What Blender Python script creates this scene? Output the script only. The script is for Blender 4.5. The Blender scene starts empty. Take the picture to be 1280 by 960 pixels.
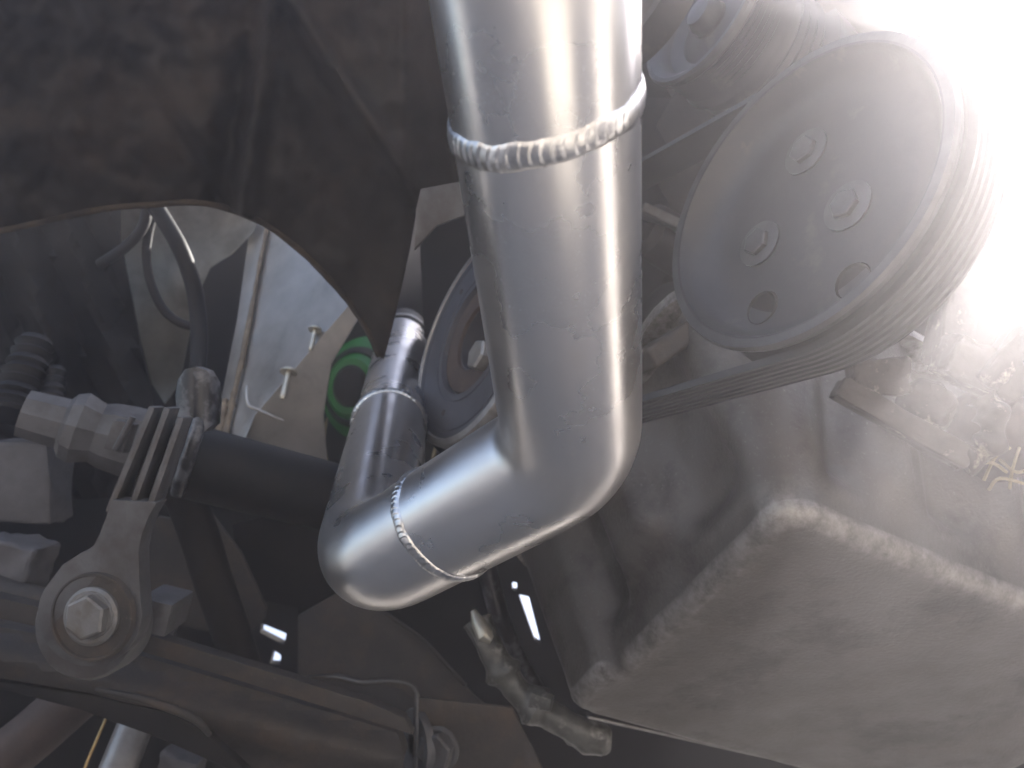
import bpy, bmesh, math, random
from mathutils import Vector, Matrix, noise
from mathutils.geometry import delaunay_2d_cdt

random.seed(7)
R = math.radians
scene = bpy.context.scene
col = scene.collection

# ------------------------------------------------------------------ camera
F = 1005.0                                   # focal length in pixels of the 1280 x 960 photograph
PITCH = R(45)
CAM = Vector((0, 0, 0.16))                   # lens lying under the car, tilted up into the engine bay
XR = Vector((1, 0, 0))
FW = Vector((0, math.cos(PITCH), math.sin(PITCH)))
UP = Vector((0, -math.sin(PITCH), math.cos(PITCH)))
cam_data = bpy.data.cameras.new('camera')
cam = bpy.data.objects.new('camera', cam_data)
col.objects.link(cam)
cam.location = CAM
cam.rotation_euler = (math.pi / 2 + PITCH, 0, 0)
cam_data.sensor_width = 36.0
cam_data.lens = 36.0 * F / 1280.0
cam_data.clip_start = 0.01
cam_data.clip_end = 200
cam_data.dof.use_dof = True
cam_data.dof.focus_distance = 0.40
cam_data.dof.aperture_fstop = 13
scene.camera = cam

# ------------------------------------------------------------------ sky, sun, exposure
SUN_PIX = (1362, 90)                         # where the sun stands beyond the bay opening
sd = (XR * ((SUN_PIX[0] - 640) / F) + UP * ((480 - SUN_PIX[1]) / F) + FW).normalized()
SUN_EL = math.asin(sd.z)
SUN_AZ = math.atan2(sd.x, sd.y)              # from +Y towards +X
world = bpy.data.worlds.new('World')
scene.world = world
world.use_nodes = True
wn = world.node_tree.nodes
wl = world.node_tree.links
sky = wn.new('ShaderNodeTexSky')
sky.sky_type = 'NISHITA'
sky.sun_disc = False
sky.sun_elevation = SUN_EL
sky.sun_rotation = SUN_AZ
sky.dust_density = 2.0
bg = wn['Background']
bg.inputs['Strength'].default_value = 0.09
wl.new(sky.outputs[0], bg.inputs[0])
sun_d = bpy.data.lights.new('sun', 'SUN')
sun_d.energy = 5.0
sun_d.angle = R(0.5)
sun_d.color = (1.0, 0.95, 0.88)
sun = bpy.data.objects.new('sun', sun_d)
col.objects.link(sun)
sun.rotation_euler = (-sd).to_track_quat('-Z', 'Y').to_euler()
sun.location = sd * 5
vs = scene.view_settings
vs.view_transform = 'Standard'
vs.look = 'None'
vs.gamma = 1.0
vs.use_curve_mapping = False
vs.exposure = 2.2
cy = scene.cycles
cy.use_denoising = True
cy.max_bounces = 8
cy.diffuse_bounces = 4
cy.glossy_bounces = 4
cy.volume_bounces = 1
cy.sample_clamp_indirect = 6
cy.caustics_reflective = False
cy.caustics_refractive = False


# ------------------------------------------------------------------ helpers
def at(px, py, d):
    """A point seen at pixel (px, py) of the photograph, d metres along the view axis."""
    return CAM + XR * ((px - 640) / F * d) + UP * ((480 - py) / F * d) + FW * d


def cdir(x, y, z):
    """A direction given as right, up, towards-the-lens."""
    return (XR * x + UP * y - FW * z).normalized()


def catmull(pts, k=8):
    out = []
    n = len(pts)
    for i in range(n - 1):
        p0, p1, p2, p3 = pts[max(i - 1, 0)], pts[i], pts[i + 1], pts[min(i + 2, n - 1)]
        for j in range(k):
            t = j / k
            out.append(0.5 * ((2 * p1) + (p2 - p0) * t + (2 * p0 - 5 * p1 + 4 * p2 - p3) * t * t
                              + (3 * p1 - p0 - 3 * p2 + p3) * t ** 3))
    out.append(pts[-1].copy())
    return out


def finish(name, bm, mat, parent=None, base=None, sharp=35, recalc=True):
    if recalc:
        bmesh.ops.recalc_face_normals(bm, faces=bm.faces)
    me = bpy.data.meshes.new(name)
    if base is None:
        base = sum((v.co for v in bm.verts), Vector()) / max(len(bm.verts), 1)
    bmesh.ops.translate(bm, verts=bm.verts, vec=-base)
    bm.to_mesh(me)
    bm.free()
    me.materials.append(mat)
    for p in me.polygons:
        p.use_smooth = True
    me.set_sharp_from_angle(angle=R(sharp))
    o = bpy.data.objects.new(name, me)
    col.objects.link(o)
    if parent:
        o.parent = parent
        q, off = parent, Vector()
        while q:
            off += q.location
            q = q.parent
        o.location = base - off
    else:
        o.location = base
    return o


def thing(name, label, cat, loc, group=None):
    o = bpy.data.objects.new(name, None)
    o.empty_display_size = 0.02
    col.objects.link(o)
    o.location = loc
    return tag(o, label, cat, group)


def tag(o, label=None, cat=None, group=None, kind=None):
    if label: o['label'] = label
    if cat: o['category'] = cat
    if group: o['group'] = group
    if kind: o['kind'] = kind
    return o


def frame_of(axis):
    axis = axis.normalized()
    a = Vector((0, 0, 1)) if abs(axis.z) < 0.9 else Vector((1, 0, 0))
    u = axis.cross(a).normalized()
    return u, axis.cross(u).normalized()


def add_tube(bm, pts, rad, n=20, caps=True, squash=None, jitter=0.0, seed=0.0):
    """Sweep a circle (optionally an ellipse) along pts with a parallel-transported frame."""
    m = len(pts)
    if not hasattr(rad, '__len__'):
        rad = [rad] * m
    t0 = (pts[1] - pts[0]).normalized()
    u, v = frame_of(t0)
    rings = []
    prev = t0
    for i, p in enumerate(pts):
        t = (pts[min(i + 1, m - 1)] - pts[max(i - 1, 0)]).normalized()
        q = prev.rotation_difference(t)
        u = q @ u
        u = (u - t * u.dot(t)).normalized()
        v = t.cross(u)
        prev = t
        ring = []
        for k in range(n):
            a = 2 * math.pi * k / n
            off = u * math.cos(a) + v * math.sin(a)
            r = rad[i]
            if jitter:
                r *= 1 + jitter * noise.noise((p + off * r) * 90 + Vector((seed, 0, 0)))
            ring.append(bm.verts.new(p + off * r))
        rings.append(ring)
    for a, b in zip(rings, rings[1:]):
        for k in range(n):
            bm.faces.new((a[k], a[(k + 1) % n], b[(k + 1) % n], b[k]))
    if caps:
        bm.faces.new(rings[0][::-1])
        bm.faces.new(rings[-1])
    return bm


def tube(name, pts, rad, mat, parent=None, n=20, caps=True, base=None, jitter=0.0, sharp=40, seed=0.0):
    return finish(name, add_tube(bmesh.new(), pts, rad, n, caps, jitter=jitter, seed=seed), mat, parent, base, sharp)


def add_lathe(bm, c, axis, prof, n=48, closed=True, wob=0.0):
    """prof: list of (radius, height along axis)."""
    axis = axis.normalized()
    u, v = frame_of(axis)
    rings = []
    for r, h in prof:
        if r < 1e-6:
            rings.append([bm.verts.new(c + axis * h)])
        else:
            rings.append([bm.verts.new(c + axis * h + (u * math.cos(2 * math.pi * k / n) + v * math.sin(2 * math.pi * k / n)) * r)
                          for k in range(n)])
    for a, b in zip(rings, rings[1:]):
        for k in range(n):
            k2 = (k + 1) % n
            if len(a) == 1 and len(b) == 1:
                continue
            if len(a) == 1:
                bm.faces.new((a[0], b[k2], b[k]))
            elif len(b) == 1:
                bm.faces.new((a[k], a[k2], b[0]))
            else:
                bm.faces.new((a[k], a[k2], b[k2], b[k]))
    return bm


def lathe(name, c, axis, prof, mat, parent=None, n=48, base=None, sharp=35):
    return finish(name, add_lathe(bmesh.new(), c, axis, prof, n), mat, parent, base, sharp)


def hexbolt(name, c, axis, r, h, mat, parent, flange=1.35, fh=0.25, rot=0.0, flat=True):
    """Hexagon head on a round flange: one mesh."""
    axis = axis.normalized()
    bm = bmesh.new()
    add_lathe(bm, c, axis, [(r * flange, 0), (r * flange, h * fh * 0.6), (r * 1.02, h * fh), (r * 0.5, h * fh)], 28)
    u, v = frame_of(axis)
    lo, hi, top = [], [], []
    for k in range(6):
        a = rot + k * math.pi / 3
        d = u * math.cos(a) + v * math.sin(a)
        lo.append(bm.verts.new(c + d * r + axis * h * fh * 0.9))
        hi.append(bm.verts.new(c + d * r + axis * h * 0.9))
        top.append(bm.verts.new(c + d * r * 0.88 + axis * h))
    for k in range(6):
        j = (k + 1) % 6
        bm.faces.new((lo[k], lo[j], hi[j], hi[k]))
        bm.faces.new((hi[k], hi[j], top[j], top[k]))
    bm.faces.new(top)
    return finish(name, bm, mat, parent, None, 25)


def fill2d(poly, holes=(), step=None, jitter=0.0):
    """Triangulate a pixel-space outline with holes; returns verts2d, faces."""
    pts = [Vector(p) for p in poly]
    edges, faces_in = [], [list(range(len(poly)))]
    cons = []
    for h in holes:
        s = len(pts)
        pts += [Vector(p) for p in h]
        faces_in.append(list(range(s, s + len(h))))
    def inside(q, pg):
        c = False
        n = len(pg)
        for i in range(n):
            a, b = pg[i], pg[i - 1]
            if (a[1] > q[1]) != (b[1] > q[1]) and q[0] < (b[0] - a[0]) * (q[1] - a[1]) / (b[1] - a[1]) + a[0]:
                c = not c
        return c
    if step:
        xs = [p[0] for p in poly]; ys = [p[1] for p in poly]
        y = min(ys) + step / 2
        row = 0
        while y < max(ys):
            x = min(xs) + step / 2 + (row % 2) * step / 2
            while x < max(xs):
                q = (x + random.uniform(-jitter, jitter), y + random.uniform(-jitter, jitter))
                if inside(q, poly) and not any(inside(q, h) for h in holes):
                    pts.append(Vector(q))
                x += step
            y += step * 0.866
            row += 1
    vo, eo, fo, *_ = delaunay_2d_cdt(pts, [], faces_in, 1, 1e-6)
    if True:
        keep = []
        for f in fo:
            c = sum((vo[i] for i in f), Vector((0, 0))) / len(f)
            if inside(c, poly) and not any(inside(c, h) for h in holes):
                keep.append(f)
        fo = keep
    return vo, fo


def plate(name, poly, depth, thick, mat, parent=None, holes=(), step=None, dirv=None, bevel=0.0, base=None, sharp=35):
    """A sheet following depth(px, py), thickened away from the lens by `thick` metres."""
    vo, fo = fill2d(poly, holes, step)
    fn = depth if callable(depth) else (lambda x, y: depth)
    dv = (dirv or FW).normalized()
    bm = bmesh.new()
    vs_ = [bm.verts.new(at(p.x, p.y, fn(p.x, p.y))) for p in vo]
    for f in fo:
        try:
            bm.faces.new([vs_[i] for i in f])
        except ValueError:
            pass
    loose = [v for v in bm.verts if not v.link_faces]
    bmesh.ops.delete(bm, geom=loose, context='VERTS')
    g = bmesh.ops.extrude_face_region(bm, geom=list(bm.faces))
    nv = [e for e in g['geom'] if isinstance(e, bmesh.types.BMVert)]
    bmesh.ops.translate(bm, verts=nv, vec=dv * thick)
    if bevel:
        bmesh.ops.recalc_face_normals(bm, faces=bm.faces)
        es = [e for e in bm.edges if len(e.link_faces) == 2 and e.calc_face_angle(0) > R(40)]
        bmesh.ops.bevel(bm, geom=es, offset=bevel, segments=2, profile=0.6, affect='EDGES', clamp_overlap=True)
    return finish(name, bm, mat, parent, base, sharp)


def add_block(bm, o, ux, uy, uz, bevel=0.002, seg=2, taper=1.0):
    """Box from corner-centre o with half axes ux, uy, uz (vectors)."""
    c = []
    for sx in (-1, 1):
        for sy in (-1, 1):
            for sz in (-1, 1):
                k = taper if sz > 0 else 1.0
                c.append(bm.verts.new(o + ux * sx * k + uy * sy * k + uz * sz))
    fs = []
    for f in ((0, 1, 3, 2), (4, 6, 7, 5), (0, 4, 5, 1), (2, 3, 7, 6), (0, 2, 6, 4), (1, 5, 7, 3)):
        fs.append(bm.faces.new([c[i] for i in f]))
    if bevel:
        es = set(e for f in fs for e in f.edges)
        bmesh.ops.bevel(bm, geom=list(es), offset=bevel, segments=seg, profile=0.6, affect='EDGES', clamp_overlap=True)
    return bm


def block(name, o, ux, uy, uz, mat, parent=None, bevel=0.002, seg=2, taper=1.0, base=None, rough=0.0, cuts=0, scale=60):
    bm = add_block(bmesh.new(), o, ux, uy, uz, bevel, seg, taper)
    if cuts:
        roughen(bm, cuts, rough, scale)
    return finish(name, bm, mat, parent, base, 40)


def roughen(bm, cuts, amp, scale):
    bmesh.ops.triangulate(bm, faces=bm.faces)
    for _ in range(cuts):
        bmesh.ops.subdivide_edges(bm, edges=[e for e in bm.edges], cuts=1, use_grid_fill=True)
    bm.normal_update()
    for v in bm.verts:
        n = noise.fractal(v.co * scale, 1.0, 2.0, 3)
        v.co += v.normal * n * amp


# ------------------------------------------------------------------ materials
def mat(name, c1, c2=None, rough=0.5, metal=0.0, scale=30, mixlo=0.35, mixhi=0.65, c3=None, scale3=8, lo3=0.5, hi3=0.7,
        bump=0.0, bump_scale=200, rvar=0.0, spec=0.5, stretch=(1, 1, 1), grit=None, coat=0.0, wear_highlight=None):
    m = bpy.data.materials.new(name)
    m.use_nodes = True
    n, l = m.node_tree.nodes, m.node_tree.links
    b = n['Principled BSDF']
    tc = n.new('ShaderNodeTexCoord')
    mp = n.new('ShaderNodeMapping')
    mp.inputs['Scale'].default_value = stretch
    l.new(tc.outputs['Object'], mp.inputs['Vector'])

    def nz(s, det=6, r=0.6):
        t = n.new('ShaderNodeTexNoise')
        t.inputs['Scale'].default_value = s
        t.inputs['Detail'].default_value = det
        t.inputs['Roughness'].default_value = r
        l.new(mp.outputs[0], t.inputs['Vector'])
        return t.outputs['Fac']

    def ramp(src, lo, hi):
        r_ = n.new('ShaderNodeMapRange')
        r_.inputs['From Min'].default_value = lo
        r_.inputs['From Max'].default_value = hi
        l.new(src, r_.inputs['Value'])
        return r_.outputs[0]

    def mix(fac, a, bb):
        x = n.new('ShaderNodeMix')
        x.data_type = 'RGBA'
        l.new(fac, x.inputs['Factor'])
        for s, val in (('A', a), ('B', bb)):
            sock = [i for i in x.inputs if i.name == s and i.type == 'RGBA'][0]
            if isinstance(val, tuple):
                sock.default_value = (*val, 1)
            else:
                l.new(val, sock)
        return [o for o in x.outputs if o.type == 'RGBA'][0]

    c2 = c2 or tuple(x * 0.7 for x in c1)
    f1 = ramp(nz(scale), mixlo, mixhi)
    colr = mix(f1, c1, c2)
    if c3:
        colr = mix(ramp(nz(scale3, 8, 0.65), lo3, hi3), colr, c3)
    if grit:
        colr = mix(ramp(nz(grit[1], 4, 0.7), grit[2], grit[3]), colr, grit[0])
    if wear_highlight:                                   # pale scrapes on convex edges, brightened to carry the ridge's highlight
        ge = n.new('ShaderNodeNewGeometry')
        wm = n.new('ShaderNodeMath'); wm.operation = 'MULTIPLY'
        l.new(ramp(ge.outputs['Pointiness'], 0.502, 0.522), wm.inputs[0])
        l.new(ramp(nz(55, 8, 0.75), 0.36, 0.62), wm.inputs[1])
        sx = n.new('ShaderNodeSeparateXYZ'); l.new(tc.outputs['Object'], sx.inputs[0])
        wz = n.new('ShaderNodeMath'); wz.operation = 'MULTIPLY'      # keeps scrapes and painted highlight on the lowest edge
        l.new(ramp(sx.outputs['Z'], 0.030, 0.014), wz.inputs[0])
        l.new(wm.outputs[0], wz.inputs[1])
        colr = mix(wz.outputs[0], colr, wear_highlight)
    l.new(colr, b.inputs['Base Color'])
    b.inputs['Metallic'].default_value = metal
    b.inputs['Specular IOR Level'].default_value = spec
    b.inputs['Coat Weight'].default_value = coat
    if rvar:
        mr = n.new('ShaderNodeMapRange')
        mr.inputs['From Min'].default_value = 0.3
        mr.inputs['From Max'].default_value = 0.7
        mr.inputs['To Min'].default_value = max(rough - rvar, 0.05)
        mr.inputs['To Max'].default_value = min(rough + rvar, 1)
        l.new(nz(scale * 1.7), mr.inputs['Value'])
        l.new(mr.outputs[0], b.inputs['Roughness'])
    else:
        b.inputs['Roughness'].default_value = rough
    if bump:
        bp = n.new('ShaderNodeBump')
        bp.inputs['Strength'].default_value = bump
        bp.inputs['Distance'].default_value = 0.001
        l.new(nz(bump_scale, 5, 0.65), bp.inputs['Height'])
        l.new(bp.outputs[0], b.inputs['Normal'])
    return m


def pipe_material(name, rough, brushed_axis=None):
    """Bare aluminium tube: fine brushing, hazy patches and dried water spots."""
    m = bpy.data.materials.new(name)
    m.use_nodes = True
    n, l = m.node_tree.nodes, m.node_tree.links
    b = n['Principled BSDF']
    b.inputs['Metallic'].default_value = 1.0
    tc = n.new('ShaderNodeTexCoord')
    # dried spots
    vo = n.new('ShaderNodeTexVoronoi')
    vo.inputs['Scale'].default_value = 62
    wrp = n.new('ShaderNodeTexNoise'); wrp.inputs['Scale'].default_value = 120
    ad = n.new('ShaderNodeMix'); ad.data_type = 'VECTOR'; ad.inputs['Factor'].default_value = 0.0016
    l.new(tc.outputs['Object'], wrp.inputs['Vector'])
    va = [i for i in ad.inputs if i.type == 'VECTOR']
    l.new(tc.outputs['Object'], va[0]); l.new(wrp.outputs['Color'], va[1])
    vout = [o for o in ad.outputs if o.type == 'VECTOR'][0]
    l.new(vout, vo.inputs['Vector'])
    sz = n.new('ShaderNodeMapRange')
    sz.inputs['From Min'].default_value = 0.27; sz.inputs['From Max'].default_value = 0.17
    l.new(vo.outputs['Distance'], sz.inputs['Value'])
    sep = n.new('ShaderNodeSeparateColor'); l.new(vo.outputs['Color'], sep.inputs[0])
    pick = n.new('ShaderNodeMath'); pick.operation = 'GREATER_THAN'; pick.inputs[1].default_value = 0.86
    l.new(sep.outputs[0], pick.inputs[0])
    spot = n.new('ShaderNodeMath'); spot.operation = 'MULTIPLY'
    l.new(sz.outputs[0], spot.inputs[0]); l.new(pick.outputs[0], spot.inputs[1])
    # hazy patches
    nz = n.new('ShaderNodeTexNoise'); nz.inputs['Scale'].default_value = 22; nz.inputs['Detail'].default_value = 7
    l.new(tc.outputs['Object'], nz.inputs['Vector'])
    mr = n.new('ShaderNodeMapRange')
    mr.inputs['From Min'].default_value = 0.35; mr.inputs['From Max'].default_value = 0.7
    mr.inputs['To Min'].default_value = rough - 0.05; mr.inputs['To Max'].default_value = rough + 0.09
    l.new(nz.outputs['Fac'], mr.inputs['Value'])
    ra = n.new('ShaderNodeMath'); ra.operation = 'MULTIPLY_ADD'; ra.inputs[1].default_value = 0.03
    l.new(spot.outputs[0], ra.inputs[0]); l.new(mr.outputs[0], ra.inputs[2])
    l.new(ra.outputs[0], b.inputs['Roughness'])
    cm = n.new('ShaderNodeMix'); cm.data_type = 'RGBA'
    cs = [i for i in cm.inputs if i.type == 'RGBA']
    cs[0].default_value = (0.80, 0.79, 0.775, 1); cs[1].default_value = (0.60, 0.575, 0.56, 1)
    l.new(nz.outputs['Fac'], cm.inputs['Factor'])
    cm2 = n.new('ShaderNodeMix'); cm2.data_type = 'RGBA'
    cs2 = [i for i in cm2.inputs if i.type == 'RGBA']
    sc2 = n.new('ShaderNodeMath'); sc2.operation = 'MULTIPLY'; sc2.inputs[1].default_value = 0.6
    l.new(spot.outputs[0], sc2.inputs[0]); l.new(sc2.outputs[0], cm2.inputs['Factor'])
    l.new([o for o in cm.outputs if o.type == 'RGBA'][0], cs2[0]); cs2[1].default_value = (0.84, 0.80, 0.78, 1)
    l.new([o for o in cm2.outputs if o.type == 'RGBA'][0], b.inputs['Base Color'])
    fine = n.new('ShaderNodeTexNoise'); fine.inputs['Scale'].default_value = 420; fine.inputs['Detail'].default_value = 4
    dents = n.new('ShaderNodeTexNoise'); dents.inputs['Scale'].default_value = 45; dents.inputs['Detail'].default_value = 2
    l.new(tc.outputs['Object'], fine.inputs['Vector']); l.new(tc.outputs['Object'], dents.inputs['Vector'])
    b1 = n.new('ShaderNodeBump'); b1.inputs['Strength'].default_value = 0.03; b1.inputs['Distance'].default_value = 0.0006
    b2 = n.new('ShaderNodeBump'); b2.inputs['Strength'].default_value = 0.025; b2.inputs['Distance'].default_value = 0.001
    l.new(fine.outputs['Fac'], b1.inputs['Height']); l.new(dents.outputs['Fac'], b2.inputs['Height'])
    l.new(b2.outputs[0], b1.inputs['Normal']); l.new(b1.outputs[0], b.inputs['Normal'])
    return m


M_PIPE = pipe_material('brushed_aluminium', 0.30)
M_WELD = mat('weld_aluminium', (0.74, 0.73, 0.72), (0.5, 0.49, 0.48), rough=0.3, metal=1, scale=160, bump=0.15, bump_scale=500)
M_PLASTIC = mat('dusty_black_plastic', (0.0125, 0.0105, 0.0095), (0.020, 0.017, 0.015), rough=0.62, spec=0.2, scale=14, c3=(0.062, 0.043, 0.030),
                scale3=10, lo3=0.48, hi3=0.95, bump=0.25, bump_scale=160, rvar=0.12)
M_DUST = mat('dusty_brown_edge', (0.060, 0.046, 0.034), (0.024, 0.020, 0.017), rough=0.8, spec=0.2, scale=35, bump=0.5, bump_scale=200)
M_RAIL = mat('galvanised_grey', (0.42, 0.40, 0.375), (0.33, 0.315, 0.295), rough=0.38, metal=0.55, scale=25, c3=(0.16, 0.145, 0.13), scale3=15,
             lo3=0.58, hi3=0.85, bump=0.12, bump_scale=150, rvar=0.1)
M_SEAL = mat('seam_sealer', (0.26, 0.20, 0.13), (0.12, 0.09, 0.06), rough=0.6, scale=90, bump=0.6, bump_scale=180)
M_SHEET = mat('faded_grey_sheet', (0.20, 0.195, 0.175), (0.13, 0.125, 0.11), rough=0.55, scale=18, c3=(0.05, 0.045, 0.04), scale3=9,
              lo3=0.5, hi3=0.75, bump=0.15, bump_scale=60)
M_BLACK = mat('black_rubber', (0.008, 0.008, 0.009), (0.015, 0.013, 0.013), rough=0.6, spec=0.25, scale=40, bump=0.1)
M_GLOSS = mat('black_paint_chipped', (0.014, 0.014, 0.017), (0.10, 0.10, 0.11), rough=0.3, scale=70, mixlo=0.5, mixhi=0.6, bump=0.3, bump_scale=120)
M_GREY = mat('cast_grey_alloy', (0.105, 0.103, 0.105), (0.075, 0.072, 0.072), rough=0.55, metal=0.25, scale=40, c3=(0.05, 0.042, 0.036),
             scale3=20, lo3=0.52, hi3=0.72, bump=0.35, bump_scale=320)
M_STEEL = mat('zinc_steel', (0.20, 0.195, 0.187), (0.14, 0.132, 0.124), rough=0.5, metal=0.35, scale=60, c3=(0.10, 0.075, 0.055), scale3=40,
              lo3=0.55, hi3=0.75, bump=0.2, bump_scale=350)
M_DIRTY = mat('dirty_dark_steel', (0.038, 0.035, 0.033), (0.058, 0.050, 0.043), rough=0.6, spec=0.3, metal=0.0, scale=22, c3=(0.085, 0.06, 0.042), scale3=26,
              lo3=0.50, hi3=0.75, bump=0.8, bump_scale=150, rvar=0.1, grit=((0.10, 0.085, 0.07), 240, 0.62, 0.75))
M_DARK = mat('grimy_black_metal', (0.014, 0.0135, 0.014), (0.024, 0.021, 0.019), rough=0.7, spec=0.2, scale=15, bump=0.3, bump_scale=90)
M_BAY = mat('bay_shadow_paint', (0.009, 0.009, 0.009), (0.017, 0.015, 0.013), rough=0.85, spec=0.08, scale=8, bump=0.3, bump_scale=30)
M_PAN = mat('cast_pan_aluminium', (0.104, 0.096, 0.091), (0.070, 0.057, 0.047), rough=0.42, metal=0.3, scale=13, mixlo=0.3, mixhi=0.7,
            c3=(0.036, 0.030, 0.026), scale3=7, lo3=0.50, hi3=0.58, bump=0.7, bump_scale=300, rvar=0.08,
            grit=((0.16, 0.152, 0.142), 380, 0.60, 0.74), wear_highlight=(0.33, 0.31, 0.29))
M_RUST = mat('crusty_rust', (0.055, 0.044, 0.035), (0.030, 0.022, 0.018), rough=0.85, scale=45, c3=(0.22, 0.185, 0.14), scale3=75, lo3=0.58, hi3=0.74,
             bump=0.7, bump_scale=150)
M_BELT = mat('ribbed_belt_rubber', (0.022, 0.021, 0.022), (0.035, 0.033, 0.033), rough=0.45, scale=30, bump=0.1, bump_scale=200)
M_PULLEY = mat('black_pulley_paint', (0.026, 0.025, 0.027), (0.038, 0.036, 0.036), rough=0.42, metal=0.2, scale=25, c3=(0.1, 0.085, 0.07), scale3=30,
               lo3=0.6, hi3=0.8, bump=0.15, bump_scale=200)
M_RIM = mat('worn_bright_rim', (0.34, 0.33, 0.32), (0.24, 0.225, 0.21), rough=0.4, metal=0.5, scale=60, bump=0.2, bump_scale=250)
M_EDGE = mat('worn_pulley_edge', (0.075, 0.073, 0.075), (0.05, 0.048, 0.048), rough=0.4, metal=0.3, scale=60, bump=0.2, bump_scale=250)
M_DAMP = mat('damper_blue_grey', (0.066, 0.068, 0.082), (0.05, 0.05, 0.06), rough=0.45, metal=0.1, scale=40, bump=0.1, bump_scale=250)
M_BROWN = mat('rusty_brown_ring', (0.075, 0.052, 0.042), (0.05, 0.037, 0.031), rough=0.7, scale=60, bump=0.4)
M_GREEN = mat('green_silicone', (0.006, 0.15, 0.012), (0.004, 0.09, 0.008), rough=0.45, scale=30)
M_GREASE = mat('greasy_dirty_fitting', (0.13, 0.128, 0.115), (0.05, 0.047, 0.042), rough=0.3, scale=55, c3=(0.30, 0.29, 0.26), scale3=60,
               lo3=0.56, hi3=0.7, bump=0.7, bump_scale=180)
M_BRASS = mat('oily_brass', (0.42, 0.30, 0.14), (0.22, 0.15, 0.07), rough=0.35, metal=0.9, scale=60)
M_GROUND = mat('pale_concrete', (0.47, 0.435, 0.39), (0.37, 0.34, 0.30), rough=0.9, scale=3, c3=(0.2, 0.185, 0.165), scale3=1.2, lo3=0.5, hi3=0.75, bump=0.4, bump_scale=60)
M_TAPE = mat('grey_foam_block', (0.11, 0.105, 0.11), (0.075, 0.072, 0.075), rough=0.8, scale=60, bump=0.3)
M_CREAM = mat('steel_pin_sunlit_tip', (0.66, 0.62, 0.52), (0.5, 0.46, 0.38), rough=0.35, metal=0.6, scale=60)
M_LEAF = mat('fresh_grass', (0.06, 0.14, 0.02), (0.10, 0.16, 0.03), rough=0.6, scale=60)
M_STRAW = mat('dry_straw', (0.30, 0.25, 0.15), (0.2, 0.16, 0.09), rough=0.8, scale=80)

# ------------------------------------------------------------------ the setting
bm = bmesh.new()
for x, y in ((-5, -5), (5, -5), (5, 5), (-5, 5)):
    bm.verts.new((x, y, 0))
bm.faces.new(bm.verts)
tag(finish('ground', bm, M_GROUND, None, Vector((0, 0, 0))), 'pale concrete ground under the car', kind='structure')

bay_poly = [(-1400, -330), (230, -330), (290, 120), (500, 120), (548, 300), (760, 300), (800, -330), (1190, -330), (1205, -100), (1222, 20), (1248, 180),  # notches hidden from the lens, cut to let sky light onto rail and pipe
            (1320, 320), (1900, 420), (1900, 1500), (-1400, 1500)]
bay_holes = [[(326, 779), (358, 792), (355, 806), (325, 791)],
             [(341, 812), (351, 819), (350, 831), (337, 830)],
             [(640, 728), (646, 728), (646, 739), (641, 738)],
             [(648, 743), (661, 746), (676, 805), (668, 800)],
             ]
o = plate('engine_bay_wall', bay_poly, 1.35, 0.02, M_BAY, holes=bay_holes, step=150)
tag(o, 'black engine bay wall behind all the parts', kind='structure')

# unseen panels added to block light: car floor behind the lens, fenders at the sides
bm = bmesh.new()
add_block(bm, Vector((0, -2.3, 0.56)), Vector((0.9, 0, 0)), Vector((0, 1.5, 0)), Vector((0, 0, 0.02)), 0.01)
tag(finish('floor_shade_panel', bm, M_BAY), 'unseen black floor panel added behind the lens to block sky light', kind='structure')
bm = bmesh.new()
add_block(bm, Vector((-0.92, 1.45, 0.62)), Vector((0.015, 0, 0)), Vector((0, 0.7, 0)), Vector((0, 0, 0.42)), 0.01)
tag(finish('side_shade_panel', bm, M_BAY), 'unseen black fender panel added on the left to block sky light', kind='structure')

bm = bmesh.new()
add_block(bm, Vector((0.95, 1.2, 0.58)), Vector((0.015, 0, 0)), Vector((0, 1.0, 0)), Vector((0, 0, 0.32)), 0.01)  # unseen panel added to darken the pipe's right-hand reflection
tag(finish('side_shade_panel', bm, M_BAY), 'unseen black fender panel added on the right to shade ground and reflections', kind='structure')

# ------------------------------------------------------------------ intercooler pipe
PR = 0.0318
pipe = thing('charge_pipe', 'shiny welded aluminium pipe bent twice with rippled weld beads', 'pipe', at(717, 588, 0.39))
P_TOP = at(655, -170, 0.222)
K1 = at(716, 562, 0.372)
K2 = at(459, 708, 0.462)
P_END = at(503, 425, 1.02)


def fillet(a, k, b, rad, seg=14):
    d1, d2 = (k - a).normalized(), (b - k).normalized()
    th = math.acos(max(-1, min(1, d1.dot(d2))))
    T = rad * math.tan(th / 2)
    s, e = k - d1 * T, k + d2 * T
    nrm = d1.cross(d2).normalized()
    c = s + nrm.cross(d1) * rad
    out = []
    for i in range(seg + 1):
        q = Matrix.Rotation(th * i / seg, 3, nrm)
        out.append(c + q @ (s - c))
    return out


def lerp(a, b, n):
    return [a.lerp(b, i / n) for i in range(n + 1)]


f1 = fillet(P_TOP, K1, K2, 0.045)
f2 = fillet(K1, K2, P_END, 0.058)
d1 = (K1 - P_TOP).normalized()
d2 = (K2 - K1).normalized()
d3 = (P_END - K2).normalized()
# weld positions measured along the axes
W1 = P_TOP + d1 * (at(679, 122, 0.276) - P_TOP).dot(d1)
W2 = K1 + d2 * (at(556, 662, 0.42) - K1).dot(d2)
W3 = K2 + d3 * (at(483, 520, 0.70) - K2).dot(d3)


def seam_plane(axis, tilt):
    return (axis + tilt).normalized()


N1 = seam_plane(d1, cdir(1, 0, 0) * 0.13)
N2 = seam_plane(d2, cdir(0.4, -0.2, 0.3) * 0.12)
N3 = seam_plane(d3, cdir(1, 0, 0) * 0.03)


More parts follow.
